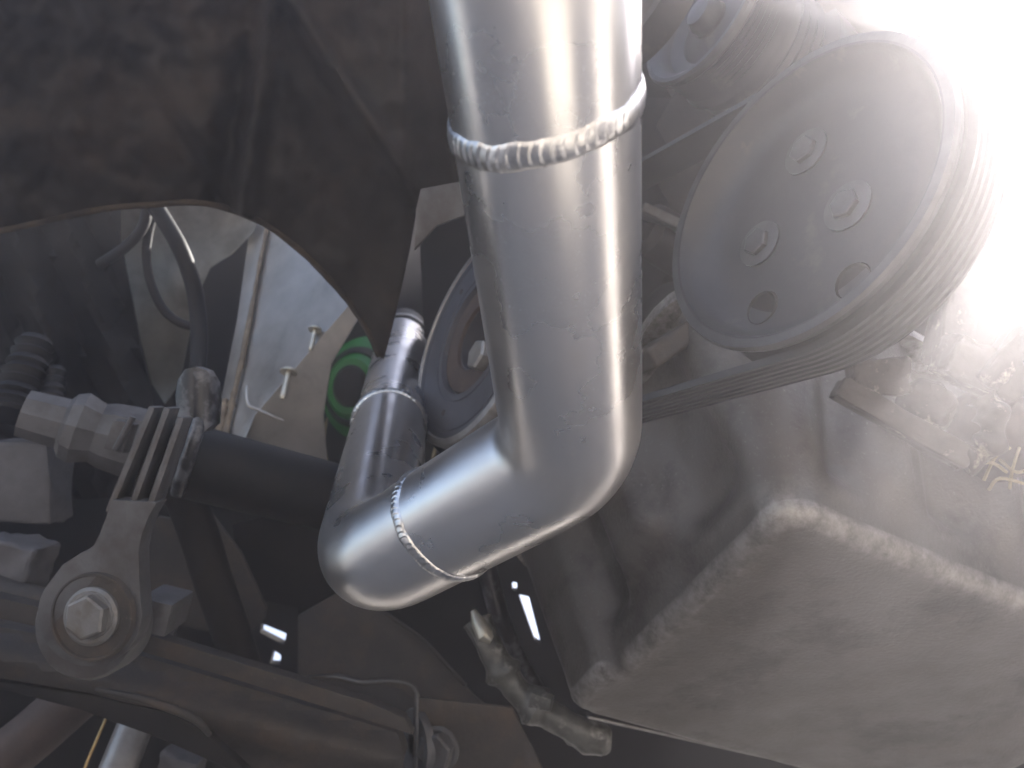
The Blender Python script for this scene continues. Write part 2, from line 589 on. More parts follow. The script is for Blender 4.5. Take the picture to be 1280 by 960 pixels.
def section(pts, n0=None, n1=None, rad=PR):
    """Pipe section whose end rings lie in the given seam planes."""
    bm = bmesh.new()
    add_tube(bm, pts, rad, 72, caps=False)
    vsl = list(bm.verts)
    for pl, p, axis, ring in ((n0, pts[0], (pts[1] - pts[0]).normalized(), vsl[:72]), (n1, pts[-1], (pts[-1] - pts[-2]).normalized(), vsl[-72:])):
        if pl is not None:
            for v in ring:
                w = v.co - p
                v.co -= axis * (w.dot(pl) / axis.dot(pl))
    return bm


finish('pipe_section', section(lerp(P_TOP - d1 * 0.08, W1, 8), None, N1, PR * 1.005), M_PIPE, pipe)
finish('pipe_section', section(lerp(W1, f1[0], 8) + f1[1:] + lerp(f1[-1], W2, 3)[1:], N1, N2), M_PIPE, pipe)
finish('pipe_section', section(lerp(W2, f2[0], 3) + f2[1:] + lerp(f2[-1], W3, 6)[1:], N2, N3, PR * 0.995), M_PIPE, pipe)
finish('pipe_section', section(lerp(W3, P_END, 6), N3, None, PR * 0.97), M_PIPE, pipe)


def weld(c, axis, pl, rad, wid, hgt, ripples, seed):
    bm = bmesh.new()
    u, v = frame_of(axis)
    n, m = ripples * 8, 11
    rings = []
    for i in range(n):
        a = 2 * math.pi * i / n
        off = u * math.cos(a) + v * math.sin(a)
        ring = []
        wob = 0.0008 * noise.noise(Vector((math.cos(a) * 3, math.sin(a) * 3, seed)))
        wv = wid * (1 + 0.18 * noise.noise(Vector((math.cos(a) * 5, math.sin(a) * 5, seed + 9))))
        for j in range(m):
            s = j / (m - 1) * 2 - 1
            # ripples are crescents: their phase lags towards the bead's edges
            ph = (i / 8.0 + 0.55 * s * s + 0.25 * noise.noise(Vector((i / 11.0, seed, 0)))) % 1.0
            rp = 0.62 + 0.38 * (1 - ph) ** 0.8 if ph > 0.12 else 0.62 + 0.38 * ph / 0.12
            h = hgt * max(0.0, 1 - s * s) ** 0.6 * rp - (0.0007 if abs(s) > 0.99 else 0)
            p = c + off * (rad + h)
            w = p - c
            p = p - axis * (w.dot(pl) / axis.dot(pl)) + axis * (s * wv + wob)
            ring.append(bm.verts.new(p))
        rings.append(ring)
    for i in range(n):
        a, b = rings[i], rings[(i + 1) % n]
        for j in range(m - 1):
            bm.faces.new((a[j], a[j + 1], b[j + 1], b[j]))
    return finish('weld_bead', bm, M_WELD, pipe, sharp=50)


weld(W1, d1, N1, PR, 0.0052, 0.0017, 58, 1.0)
weld(W2, d2, N2, PR, 0.0036, 0.0015, 62, 5.0)
weld(W3, d3, N3, PR, 0.0050, 0.0024, 46, 8.0)

# ------------------------------------------------------------------ green coupler and its clamp at the far end of the pipe
gc = thing('hose_coupler', 'bright green silicone coupler behind the thin end of the pipe', 'coupler', at(450, 470, 1.08))
GA = cdir(-0.45, 0.10, 0.88)
gC = at(447, 484, 1.10)
lathe('sleeve', gC, GA, [(0.026, 0.016), (0.038, 0.016), (0.044, 0.010), (0.072, -0.012), (0.078, -0.07), (0.03, -0.09)], M_GREEN, gc)
lathe('clamp_band', gC - GA * 0.0, GA, [(0.046, 0.0095), (0.048, 0.0105), (0.056, 0.0035), (0.056, 0.001)], M_DARK, gc)
lathe('hub', gC, GA, [(0.0, 0.022), (0.024, 0.021), (0.029, 0.0165), (0.029, -0.02)], M_DARK, gc)
cl = thing('hose_clamp', 'small bright hose clamp around the thin end of the pipe', 'clamp', P_END)
lathe('band', P_END, d3, [(PR * 1.02, -0.007), (PR * 1.07, -0.007), (PR * 1.07, 0.007), (PR * 1.02, 0.007)], M_STEEL, cl)
tube('screw', [at(492, 419, 0.975), at(509, 421, 0.975)], 0.0035, M_CREAM, cl, 10)
lathe('screw_head', at(502, 426, 0.97), cdir(0, 0, 1), [(0, 0.002), (0.003, 0.001), (0.0035, -0.003)], M_GREEN, cl, 12)
tag(tube('connector_hose', [P_END + d3 * 0.004, P_END + d3 * 0.03, P_END + d3 * 0.06, P_END + d3 * 0.09 - UP * 0.02], PR * 0.94, M_BLACK, n=24),
    'black rubber hose fed by the end of the aluminium pipe', 'hose')

# ------------------------------------------------------------------ splash shield
def shield_depth(x, y):
    d = 0.585 + 0.00034 * y + 0.00003 * (x - 300)
    def ridge(ax, ay, bx, by, amp, wid, side=1):
        ux, uy = bx - ax, by - ay
        L = math.hypot(ux, uy)
        t = ((x - ax) * ux + (y - ay) * uy) / L
        s = ((x - ax) * uy - (y - ay) * ux) / L
        if t < 0 or t > L:
            e = min(abs(t), abs(t - L)) / 40.0
        else:
            e = 0
        return amp * math.exp(-(s / wid) ** 2 - e * e)
    d -= ridge(350, -60, 300, 262, 0.022, 15)
    d += ridge(330, -60, 278, 262, 0.012, 20)
    d -= ridge(350, -20, 526, 250, 0.020, 14)
    d += ridge(300, 30, 480, 300, 0.007, 60)
    d -= ridge(170, 60, 262, 180, 0.009, 18)
    d += ridge(230, 175, 268, 240, 0.008, 9)
    if x > 505:
        d += min(x - 505, 60) * 0.0011
    p = Vector((x * 0.012, y * 0.012, 0.3))
    d += 0.009 * noise.fractal(p, 1.0, 2.0, 3) + 0.0016 * noise.noise(p * 6)
    # rolled lower lip
    return d


edge = [(-60, 300), (0, 290), (60, 277), (130, 262), (190, 257), (240, 254), (285, 262), (330, 281), (370, 310), (405, 343),
        (432, 374), (452, 403), (466, 428), (474, 446), (479, 449), (486, 424), (494, 392), (503, 352), (512, 310), (519, 270), (524, 243), (545, 236), (578, 228), (650, 215)]
sh_poly = [(x, y) for x, y in edge] + [(650, -150), (400, -150), (0, -150), (-60, -150)]
# densify
def densify(poly, mx):
    out = []
    for i, p in enumerate(poly):
        q = poly[(i + 1) % len(poly)]
        n = max(1, int(math.hypot(q[0] - p[0], q[1] - p[1]) / mx))
        for k in range(n):
            out.append((p[0] + (q[0] - p[0]) * k / n, p[1] + (q[1] - p[1]) * k / n))
    return out


sh = plate('splash_shield', densify(sh_poly, 7), shield_depth, 0.003, M_PLASTIC, step=6, sharp=80)
lipp = [at(x, y - 1, shield_depth(x, y) - 0.002) for x, y in edge if x < 478]
tube('rolled_lip', catmull(lipp, 6), 0.0026, M_DUST, sh, 8, jitter=0.3)
tag(sh, 'creased dusty black plastic splash shield tapering to a point', 'splash shield')

# ------------------------------------------------------------------ crinkled grey sheet (inner fender) and frame rail
def sheet_depth(x, y):
    p = Vector((x * 0.011, y * 0.007, 4.2))
    return 1.04 + 0.035 * noise.fractal(p, 1.0, 2.0, 2) + 0.0002 * (y - 350) + 0.018 * math.sin((x * 0.5 + y) * 0.035)


sheet = plate('inner_fender', densify([(120, 235), (335, 235), (318, 290), (288, 318), (262, 335), (246, 370), (236, 420), (224, 480), (206, 505), (190, 480), (165, 380), (148, 300)], 10), sheet_depth, 0.002, M_SHEET, step=12, sharp=60)
tag(sheet, 'crinkled pale grey sheet behind the hanging black cables', 'fender panel')

rail = thing('frame_rail', 'silvery sheet metal frame rail with sealed flange and two threaded studs', 'frame rail', at(360, 520, 0.95))
def crease(x, y):
    return (x - 470) * -0.76 + (y - 342) * -0.65       # distance on the sky side of the rail's fold


def side_d(x, y):
    return 0.86 + 0.00125 * crease(x, y)


plate('side_face', [(338, 250), (480, 330), (470, 342), (452, 363), (318, 520), (292, 585), (270, 585), (298, 470), (320, 350)],
      side_d, 0.003, M_RAIL, rail, step=20, bevel=0.002)
plate('under_face', [(470, 342), (456, 384), (414, 455), (404, 520), (410, 600), (300, 625), (276, 605), (292, 585), (318, 520)],
      lambda x, y: 0.86 - 0.0003 * crease(x, y), 0.003, M_RAIL, rail, step=24, bevel=0.002)
plate('flange', [(316, 258), (340, 258), (322, 350), (302, 470), (286, 545), (268, 560), (276, 500), (296, 400)], lambda x, y: side_d(x, y) - 0.006, 0.003, M_RAIL, rail, bevel=0.001)
sl = [at(x, y, side_d(x, y) - 0.009) for x, y in ((334, 283), (322, 345), (309, 415), (297, 475), (287, 520), (282, 545))]
tube('seam_bead', catmull(sl, 6), [0.0018 + 0.0014 * random.random() + 0.00006 * i for i in range(31)], M_SEAL, rail, 10, jitter=0.5)
tube('seam_bead', [at(281, 500, side_d(281, 500) - 0.012), at(277, 520, side_d(277, 520) - 0.012), at(272, 545, side_d(272, 545) - 0.012)], [0.004, 0.0055, 0.005], M_SEAL, rail, 10, jitter=0.5)


def stud(px, py, d, L, r, nm_label):
    ax = cdir(-0.05, -0.75, 0.45)
    st = lathe('stud', at(px, py, d), ax, [(0, 0), (r, 0)] +
               [(r * (1 if k % 2 else 0.86), 0.001 + L * k / 14) for k in range(15)] + [(r * 0.6, 0.0025 + L), (0, 0.0025 + L)], M_CREAM, rail, 16)
    lathe('washer', at(px, py, d), ax, [(r * 1.02, 0.0), (r * 2.6, 0.0), (r * 2.6, 0.002), (r * 1.02, 0.0022)], M_CREAM, st, 20)
    return st


stud(394, 411, 0.862, 0.026, 0.0028, 1)
stud(361, 464, 0.857, 0.032, 0.0035, 2)
tube('wire_clip', catmull([at(308, 483, 0.87), at(310, 505, 0.86), at(322, 512, 0.858), at(340, 520, 0.858), at(354, 526, 0.86)], 5), 0.0018, M_RAIL, rail, 8)

# hanging cables
cb = [('brake_hose', 'thick black hose hanging from the splash shield to the rounded strap', [(192, 255, .80), (205, 275, .80), (225, 310, .80), (240, 350, .81), (247, 390, .81), (249, 430, .80), (246, 475, .78)], 0.0082),
      ('sensor_cable', 'thin black cable looping down beside the thick hanging hose', [(196, 258, .83), (187, 285, .83), (183, 320, .83), (189, 355, .83), (203, 385, .83), (222, 402, .83), (240, 408, .83)], 0.0046),
      ('sensor_cable', 'short black cable bending into the dark beside the grey sheet', [(184, 258, .82), (181, 278, .82), (170, 296, .82), (150, 314, .83), (125, 330, .84)], 0.0055)]
for nm, lb, pp, r in cb:
    tag(tube(nm, catmull([at(*p) for p in pp], 6), r, M_BLACK, n=16), lb, 'hose' if nm == 'brake_hose' else 'cable')

# dark inner arch wall on the far side
def arch_depth(x, y):
    return 0.98 + 0.05 * noise.fractal(Vector((x * 0.014, y * 0.009, 1)), 1.0, 2.0, 3) - 0.0003 * (170 - x) + 0.02 * math.sin((x - y * 0.35) * 0.09)
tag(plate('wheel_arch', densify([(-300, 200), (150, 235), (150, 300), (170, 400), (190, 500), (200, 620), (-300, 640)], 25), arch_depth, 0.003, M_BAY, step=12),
    'dark inner wheel arch panel behind the rubber boots', 'wheel arch')

# ------------------------------------------------------------------ steering rack end, shaft, boots
shaft = thing('steering_shaft', 'black tubular shaft running behind the pipe elbow with grey rack end', 'shaft', at(330, 600, 0.72))
sa, sb = at(228, 574, 0.70), at(470, 636, 0.78)
tube('tube', lerp(sa, sb, 6), 0.0325, M_BLACK, shaft, 40)
ra = at(80, 530, 0.66)
rb = at(215, 566, 0.69)
rd = (rb - ra).normalized()
lathe('rack_end', ra, rd, [(0, -0.03), (0.020, -0.03), (0.022, 0.0), (0.028, 0.004), (0.031, 0.012), (0.026, 0.026), (0.029, 0.034), (0.031, 0.05), (0.031, 0.09), (0.024, 0.1), (0, 0.1)], M_GREY, shaft, 10, sharp=20)
block('bolt_pad', at(152, 545, 0.625), cdir(1, -.25, 0) * 0.008, cdir(.35, 1, 0) * 0.012, FW * 0.006, M_GREY, shaft, 0.002)
tube('rib', [at(144, 562, 0.615), at(166, 521, 0.615)], 0.0025, M_GREY, shaft, 8)

for i, (x0, y0, x1, y1, r, lb) in enumerate([(12, 520, 46, 425, 0.020, 'ribbed black rubber boot with a bluish sheen under the dark arch'),
                                            (58, 545, 70, 462, 0.012, 'slim black rubber boot beside the grey rack end')]):
    a, b = at(x0, y0, 0.72), at(x1, y1, 0.76)
    prof_n = 26
    L = (b - a).length
    prof = [(0, 0)] + [(r * (1 + 0.13 * math.sin(k * 1.9)) * (1 - 0.25 * k / prof_n), L * k / prof_n) for k in range(prof_n + 1)] + [(0, L)]
    tag(lathe('rubber_boot', a, b - a, prof, M_BLACK, n=28), lb, 'boot')

# strap with the rounded cap
strap = thing('clamp_strap', 'glossy black chipped strap with rounded cap over the shaft', 'strap', at(240, 560, 0.60))
plate('cap', densify([(221, 520), (219, 495), (222, 475), (231, 462), (245, 458), (258, 463), (267, 478), (269, 500), (267, 530), (255, 540), (240, 535)], 6),
      lambda x, y: 0.60 - 0.014 * max(0, 1 - ((x - 245) / 30) ** 2) , 0.014, M_GLOSS, strap, step=7, bevel=0.002)
tube('band', catmull([at(250, 520, 0.592), at(243, 548, 0.585), at(234, 575, 0.585), at(226, 600, 0.59), at(222, 615, 0.6)], 5), 0.0052, M_GLOSS, strap, 12, jitter=0.15)

# ------------------------------------------------------------------ ribbed alloy link with bolt
link = thing('suspension_link', 'grey cast alloy link with slotted neck and big flanged bolt', 'suspension link', at(112, 790, 0.52))
D = 0.52
def circ(cx, cy, r, a0, a1, n):
    return [(cx + r * math.cos(R(a0 + (a1 - a0) * i / n)), cy + r * math.sin(R(a0 + (a1 - a0) * i / n))) for i in range(n + 1)]
body = circ(112, 768, 65, -8, 208, 26) + [(78, 706), (100, 692), (117, 683), (126, 664), (134, 643), (140, 625), (196, 628), (186, 645), (177, 668), (173, 690), (174, 725)]
plate('eye_plate', body, lambda x, y: D - 0.0000 * y, 0.016, M_GREY, link, bevel=0.0022)
lathe('bushing_rim', at(106, 784, D + 0.012), cdir(-0.04, 0.05, 1), [(0.020, 0.0), (0.0335, 0.0), (0.0355, -0.003), (0.0355, -0.022), (0.02, -0.022)], M_GREY, link, 48)
ea = cdir(-0.10, 0.09, 1)
ec = at(116, 770, D - 0.0015)
lathe('bushing', ec, ea, [(0.0, 0.0006), (0.0255, 0.0006), (0.0262, 0.0025), (0.0275, 0.0025), (0.0290, -0.001)], M_DIRTY, link, 48)
bolt = hexbolt('bolt', ec + ea * 0.0035 + cdir(1, 0.6, 0) * 0.0015, ea, 0.0140, 0.0085, M_STEEL, link, flange=1.05, fh=0.2, rot=0.35)
lathe('washer', ec + ea * 0.001, ea, [(0.0, 0.003), (0.0165, 0.003), (0.0185, 0.0016), (0.0188, 0.0), (0.0188, -0.001)], M_STEEL, bolt, 40)
for x0, y0, x1, y1 in ((137, 640, 192, 508), (163, 642, 211, 509), (186, 640, 228, 521)):
    bm = bmesh.new()
    a, b = at(x0, y0, D + 0.004), at(x1, y1, D + 0.022)
    ax = (b - a) / 2
    side = ax.normalized().cross(FW).normalized()
    add_block(bm, (a + b) / 2 + FW * 0.006, side * 0.0023, FW * 0.009, ax, 0.0018, 2)
    finish('rib', bm, M_GREY, link)
plate('shaded_web', [(141, 628), (198, 628), (229, 535), (192, 520)], lambda x, y: D + 0.022 + (640 - y) * 0.00012, 0.004, M_DARK, link)  # recess floor coloured dark to put shade between the ribs

# ------------------------------------------------------------------ control arm and neighbouring dark parts
arm = thing('control_arm', 'long dark grimy control arm crossing under the alloy link', 'control arm', at(250, 870, 0.62))
def bar(name, a, b, w, h, mat_, parent, bevel=0.004, cuts=0, rough=0.0):
    d = (b - a) / 2
    side = d.normalized().cross(FW).normalized()
    dep = side.cross(d.normalized()).normalized()
    bm = add_block(bmesh.new(), (a + b) / 2, side * w, dep * h, d, bevel, 3)
    if cuts:
        roughen(bm, cuts, rough, 40)
    return finish(name, bm, mat_, parent, None, 40)


def arm_d(x, y):
    t = (y - (790 + 0.262 * x)) / 70.0            # across the beam, 0 at its top edge
    return 0.632 + 0.00006 * x - 0.018 * math.sin(max(0, min(1, t)) * math.pi)


plate('beam', densify([(-60, 772), (150, 812), (330, 866), (496, 916), (506, 945), (492, 990), (310, 990), (262, 925), (215, 893), (110, 866), (-60, 838)], 14), arm_d, 0.02, M_DIRTY, arm, step=14, bevel=0.003)
plate('upper_flange', densify([(-60, 733), (160, 786), (330, 838), (460, 878), (505, 898), (516, 918), (330, 860), (150, 806), (-60, 760)], 20),
      lambda x, y: 0.590 + 0.00006 * x, 0.012, M_DIRTY, arm, step=20, bevel=0.004)
tube('edge_line', catmull([at(120, 862, 0.585), at(170, 872, 0.585), at(215, 886, 0.585), at(245, 900, 0.59), at(262, 918, 0.6)], 6), [0.002 + 0.0012 * math.sin(i * 0.13) for i in range(25)], M_DIRTY, arm, 10)
plate('lower_web', [(-100, 838), (110, 868), (215, 892), (262, 920), (330, 985), (285, 962), (200, 924), (100, 888), (0, 862), (-100, 848)], 0.625, 0.01, M_DARK, arm, bevel=0.002)

tag(block('square_pad', at(205, 762, 0.58), cdir(1, -.25, 0) * 0.012, cdir(.25, 1, 0) * 0.012, FW * 0.02, M_GREY, bevel=0.003), 'dull grey square pad beside the bolted eye', 'pad')
tag(block('foam_block', at(28, 600, 0.74), cdir(1, -.05, 0) * 0.036, cdir(-.05, 1, 0) * 0.036, FW * 0.02, M_TAPE, bevel=0.003, cuts=2, rough=0.004), 'large dull grey block under the rack end', 'block')
tag(block('foam_block', at(24, 702, 0.70), cdir(1, -.28, 0) * 0.020, cdir(.25, 1, 0) * 0.019, FW * 0.02, M_TAPE, bevel=0.003, cuts=2, rough=0.005), 'small dull grey block beside the bolted eye above the dark bar', 'block')
tag(tube('sway_bar', [at(-80, 716, 0.68), at(40, 752, 0.68), at(130, 778, 0.69), at(215, 801, 0.70)], 0.0135, M_DIRTY, n=24, jitter=0.08), 'round dark bar passing behind the bolted eye', 'bar')

# strut going down from the shaft
tag(tube('strut_tube', catmull([at(222, 600, 0.75), at(246, 660, 0.76), at(268, 730, 0.77), at(294, 805, 0.79), at(312, 860, 0.8)], 5), [0.018] * 21, M_DARK, n=24),
    'dark curved tube dropping from the shaft to the control arm', 'tube')
tag(plate('subframe_plate', [(170, 640), (250, 655), (262, 640), (300, 690), (332, 760), (330, 774), (300, 800), (180, 770)], 0.88, 0.006, M_DIRTY, step=30, bevel=0.002), 'dark dirty plate behind the curved tube', 'plate')
tag(plate('subframe_plate', [(290, 655), (420, 625), (440, 760), (392, 770), (374, 800), (372, 760), (300, 745)], lambda x, y: 0.92 + 0.0002 * (y - 640), 0.006, M_DARK, step=30, bevel=0.002), 'dark plate hidden under the pipe elbow beside the lit slots', 'plate')

cross = thing('crossmember', 'dark brown crossmember with curved edge, folded bracket and bolt', 'crossmember', at(480, 880, 0.70))
plate('side_plate', densify([(372, 770), (420, 742), (455, 752), (490, 772), (525, 800), (556, 832), (580, 858), (610, 885), (660, 985), (380, 985), (372, 850)], 20),
      lambda x, y: 0.86 - 0.00035 * (y - 770), 0.006, M_DIRTY, cross, step=30, bevel=0.002)
plate('bracket', densify([(382, 846), (420, 843), (452, 850), (480, 848), (505, 851), (519, 858), (524, 872), (640, 885), (690, 985), (515, 985), (517, 875), (505, 862), (480, 857), (452, 858), (420, 851), (384, 855)], 14),
      lambda x, y: 0.70 + 0.0001 * (x - 500), 0.004, M_DIRTY, cross, step=25, bevel=0.0012)
hexbolt('bolt', at(549, 935, 0.695), cdir(-0.35, 0.05, 1), 0.0165, 0.013, M_GREY, cross, flange=1.15, fh=0.3)
lathe('washer', at(520, 930, 0.705), cdir(-0.8, 0.05, 0.5), [(0.01, 0.003), (0.029, 0.003), (0.03, 0), (0.03, -0.004), (0.01, -0.004)], M_GREY, cross, 32)
tube('edge_line', catmull([at(478, 764, 0.853), at(525, 797, 0.845), at(556, 829, 0.835), at(582, 857, 0.825)], 6), 0.0022, M_DIRTY, cross, 8)

tube('edge_line', catmull([at(384, 848, 0.692), at(420, 846, 0.692), at(452, 853, 0.69), at(482, 851, 0.69), at(508, 854, 0.69), at(519, 862, 0.69), at(521, 880, 0.69), at(520, 985, 0.69)], 4), 0.0016, M_GREY, cross, 8)  # paler line added along the bracket to draw its edge highlight

# bottom-left corner: pipes and shields
tag(tube('exhaust_pipe', [at(-40, 985, 0.74), at(40, 920, 0.76), at(120, 850, 0.79)], 0.024, M_BROWN, n=28), 'rusty brown pipe end below the control arm', 'pipe')
tag(tube('chrome_tube', [at(128, 1010, 0.72), at(150, 955, 0.74), at(180, 880, 0.78)], 0.0165, M_RIM, n=28), 'bright steel tube below the control arm beside the brass wire', 'tube')
tag(tube('brass_wire', [at(96, 985, 0.70), at(112, 945, 0.71), at(134, 895, 0.73)], 0.0013, M_BRASS, n=8), 'thin shiny brass wire beside the bright steel tube', 'wire')
tag(block('foam_block', at(228, 958, 0.76), cdir(1, -.28, 0) * 0.018, cdir(.25, 1, 0) * 0.014, FW * 0.015, M_TAPE, bevel=0.004, cuts=2, rough=0.003), 'small dull grey block below the control arm beside the bright tube', 'block')

for k, (x0, y0, x1, y1, x2, y2, m_) in enumerate([(392, 585, 396, 560, 388, 530, M_STRAW), (410, 580, 404, 552, 409, 522, M_STRAW), (547, 600, 541, 580, 546, 552, M_STRAW),
                                                  (552, 602, 558, 585, 566, 568, M_LEAF), (540, 604, 545, 590, 556, 574, M_LEAF)]):
    tag(tube('grass_blade', catmull([at(x0, y0, 0.93), at(x1, y1, 0.93), at(x2, y2, 0.94)], 5), [0.0008 + 0.0022 * math.sin(math.pi * i / 10) for i in range(11)], m_, n=6),
        'dry grass blade caught beside the pipe elbow' if m_ is M_STRAW else 'green grass blade caught behind the pipe elbow', 'grass blade', 'grass blades caught behind the pipe')

# ------------------------------------------------------------------ greasy fitting and hoses between pipe and pan
fit = thing('hydraulic_fitting', 'greasy dirty metal fitting with tip coloured bright as if sunlit below the pipe', 'fitting', at(650, 850, 0.72))
fpts = [at(597, 776, 0.76), at(612, 808, 0.75), at(628, 838, 0.745), at(646, 862, 0.74), at(672, 884, 0.735), at(700, 902, 0.73), at(735, 920, 0.73), at(757, 922, 0.735)]
fp = catmull(fpts, 6)
fr = []
for i in range(len(fp)):
    t = i / (len(fp) - 1)
    r = 0.0125
    for c, w, a in ((0.02, 0.05, 0.002), (0.30, 0.035, 0.005), (0.56, 0.05, 0.006), (0.9, 0.10, 0.003)):
        r += a * math.exp(-((t - c) / w) ** 2)
    fr.append(r)
tube('body', fp, fr, M_GREASE, fit, 24, jitter=0.22)
tube('tip', [at(592, 764, 0.752), at(598, 778, 0.745), at(606, 795, 0.738), at(614, 800, 0.738)], [0.003, 0.0065, 0.008, 0.004], M_CREAM, fit, 14, jitter=0.3)  # pale metal stands in for sunlight on the tip
tube('nut', [at(664, 872, 0.725), at(690, 880, 0.72)], [0.009, 0.0075], M_GREASE, fit, 8, jitter=0.2)
tag(tube('oil_hose', catmull([at(605, 690, 0.80), at(615, 735, 0.80), at(627, 778, 0.80), at(647, 825, 0.81), at(680, 880, 0.82)], 6), 0.010, M_GLOSS, n=24), 'glossy black hose with blue sheen between pipe and oil pan', 'hose')

# ------------------------------------------------------------------ oil pan
pan = thing('oil_pan', 'large stained cast aluminium oil pan with rounded flanks and ribs', 'oil pan', at(985, 632, 0.47))
ZB = at(985, 632, 0.47).z


def on_bottom(px, py):
    """Where the sight line of a pixel meets the horizontal underside of the pan."""
    a = CAM
    dd = (at(px, py, 1) - CAM)
    return a + dd * ((ZB - a.z) / dd.z)


A = on_bottom(985, 632)
B = on_bottom(716, 893)
C = A + (on_bottom(1280, 752) - A).normalized() * 0.46
Dd = B + (on_bottom(962, 957) - B).normalized() * 0.46
uu = (C - A).normalized()
vv = (B - A).normalized()
Z = Vector((0, 0, 1))


def grid_patch(bm, p00, p10, p11, p01, nu, nv, fn=None):
    g = []
    for j in range(nv + 1):
        row = []
        for i in range(nu + 1):
            s, t = i / nu, j / nv
            p = p00 * (1 - s) * (1 - t) + p10 * s * (1 - t) + p11 * s * t + p01 * (1 - s) * t
            if fn:
                p = p + fn(s, t)
            row.append(bm.verts.new(p))
        g.append(row)
    for j in range(nv):
        for i in range(nu):
            bm.faces.new((g[j][i], g[j][i + 1], g[j + 1][i + 1], g[j + 1][i]))
    return bm


# body: rings of the plan outline swept up with a rounded lower edge
def plan(inset, z, out):
    return out


HT = 0.165
outline = []
corners = [B, A, C, Dd]
def rounded(corners, rad, seg=8, per=26):
    out = []
    n = len(corners)
    arcs = []
    for i in range(n):
        p, a, b = corners[i], corners[i - 1], corners[(i + 1) % n]
        e1, e2 = (a - p).normalized(), (b - p).normalized()
        th = math.acos(e1.dot(e2))
        T = rad / math.tan(th / 2)
        s, e = p + e1 * T, p + e2 * T
        cen = p + (e1 + e2).normalized() * (rad / math.sin(th / 2))
        arc = []
        a0 = s - cen
        a1 = e - cen
        for k in range(seg + 1):
            w = k / seg
            v = a0.lerp(a1, w).normalized() * rad
            arc.append(cen + v)
        arcs.append(arc)
    for i in range(n):
        out += arcs[i]
        nx = arcs[(i + 1) % n][0]
        out += [arcs[i][-1].lerp(nx, k / per) for k in range(1, per)]
    return out


ol = rounded(corners, 0.024, 8, 44)
cenp = sum(corners, Vector()) / 4
nrm = []
for i, p in enumerate(ol):
    t = (ol[(i + 1) % len(ol)] - ol[i - 1]).normalized()
    nn = t.cross(Z)
    if nn.dot(p - cenp) < 0:
        nn = -nn
    nrm.append(nn.normalized())
bm = bmesh.new()
rings = []
prof = []
RB = 0.014
for k in range(9):                       # rounded bottom edge
    a = k / 8 * math.pi / 2
    prof.append((-RB + RB * math.sin(a), RB - RB * math.cos(a)))
for k in range(1, 22):
    h = RB + (HT - RB) * k / 21
    prof.append(((h - RB) * 0.30, h))


def side_relief(p, n, h):
    """Ribs and hollows cast into the flanks."""
    q = 0.0
    s = (p - A).dot(vv)                    # along the near-left flank
    t = (p - A).dot(uu)                    # along the front flank
    up = min(1, max(0, (h - 0.03) / 0.02))
    if n.dot(-uu) > 0.7:
        q -= 0.015 * up * (math.exp(-((s - 0.060) / 0.034) ** 4))
        q -= 0.014 * up * (math.exp(-((s - 0.205) / 0.020) ** 6))
        q += 0.016 * min(1, max(0, (h - 0.045) / 0.010)) * math.exp(-((s - 0.140) / 0.030) ** 8)
        q += 0.010 * math.exp(-((s - 0.270) / 0.036) ** 6)
    if n.dot(-vv) > 0.7:
        for c, w, a in ((0.055, 0.014, -0.014), (0.10, 0.018, 0.008), (0.155, 0.018, -0.013), (0.215, 0.02, 0.010), (0.27, 0.018, -0.012)):
            q += a * up * math.exp(-((t - c) / w) ** 4)
    return q


bottom_ring = []
for off, h in prof:
    ring = []
    for p, n in zip(ol, nrm):
        co = p + n * (off + side_relief(p, n, h)) + Z * h
        w = noise.fractal(co * 26, 1.0, 2.0, 3)
        ring.append(bm.verts.new(co + n * w * 0.0008 + Z * 0.0005 * noise.noise(co * 60)))
    rings.append(ring)
for a, b in zip(rings, rings[1:]):
    for i in range(len(ol)):
        j = (i + 1) % len(ol)
        bm.faces.new((a[i], a[j], b[j], b[i]))
# flat underside, in shrinking rings with a shallow hollow
prev = rings[0]
c0 = sum((v.co for v in rings[0]), Vector()) / len(rings[0])
for k in range(1, 13):
    f = 1 - k / 13
    ring = []
    for v in rings[0]:
        co = c0 + (v.co - c0) * f
        e = min(1, (1 - f) * 4)
        co.z = ZB + 0.0014 * e * noise.fractal(co * 9, 1.0, 2.0, 2)
        ring.append(bm.verts.new(co))
    for i in range(len(ol)):
        j = (i + 1) % len(ol)
        bm.faces.new((prev[i], prev[j], ring[j], ring[i]))
    prev = ring
bm.faces.new(prev)
finish('body', bm, M_PAN, pan, base=A, sharp=55)
# mounting flange on top of the flanks
bm = bmesh.new()
fr_ = []
for zz, ofs in ((HT, 0.03), (HT, 0.056), (HT + 0.010, 0.056), (HT + 0.010, 0.0)):
    fr_.append([bm.verts.new(p + n * ofs + Z * zz) for p, n in zip(ol, nrm)])
for a, b in zip(fr_, fr_[1:] + fr_[:1]):
    for i in range(len(ol)):
        j = (i + 1) % len(ol)
        bm.faces.new((a[i], a[j], b[j], b[i]))
finish('flange', bm, M_PAN, pan)
# thin rear lip
lip0, lip1 = on_bottom(735, 905), on_bottom(1010, 966)
tube('seam_lip', lerp(lip0 + Z * 0.006, lip1 + Z * 0.006, 10), 0.0015, M_RIM, pan, 8, jitter=0.2)

# ------------------------------------------------------------------ pulleys and belt
PN = cdir(-0.827, 0.329, 0.456)                      # all pulleys share this axis
e_v = (-FW - PN * (-FW).dot(PN)).normalized()     # in-plane direction that leans to the lens
e1 = e_v
e2 = PN.cross(e1).normalized()
C1 = at(995, 243, 0.42)
R1 = 0.086


def on_belt_plane(px, py):
    dd = at(px, py, 1) - CAM
    return CAM + dd * ((C1 - CAM).dot(PN) / dd.dot(PN))


C2 = on_belt_plane(600, 421)
R2 = 0.101
BW = 0.026                                        # belt width


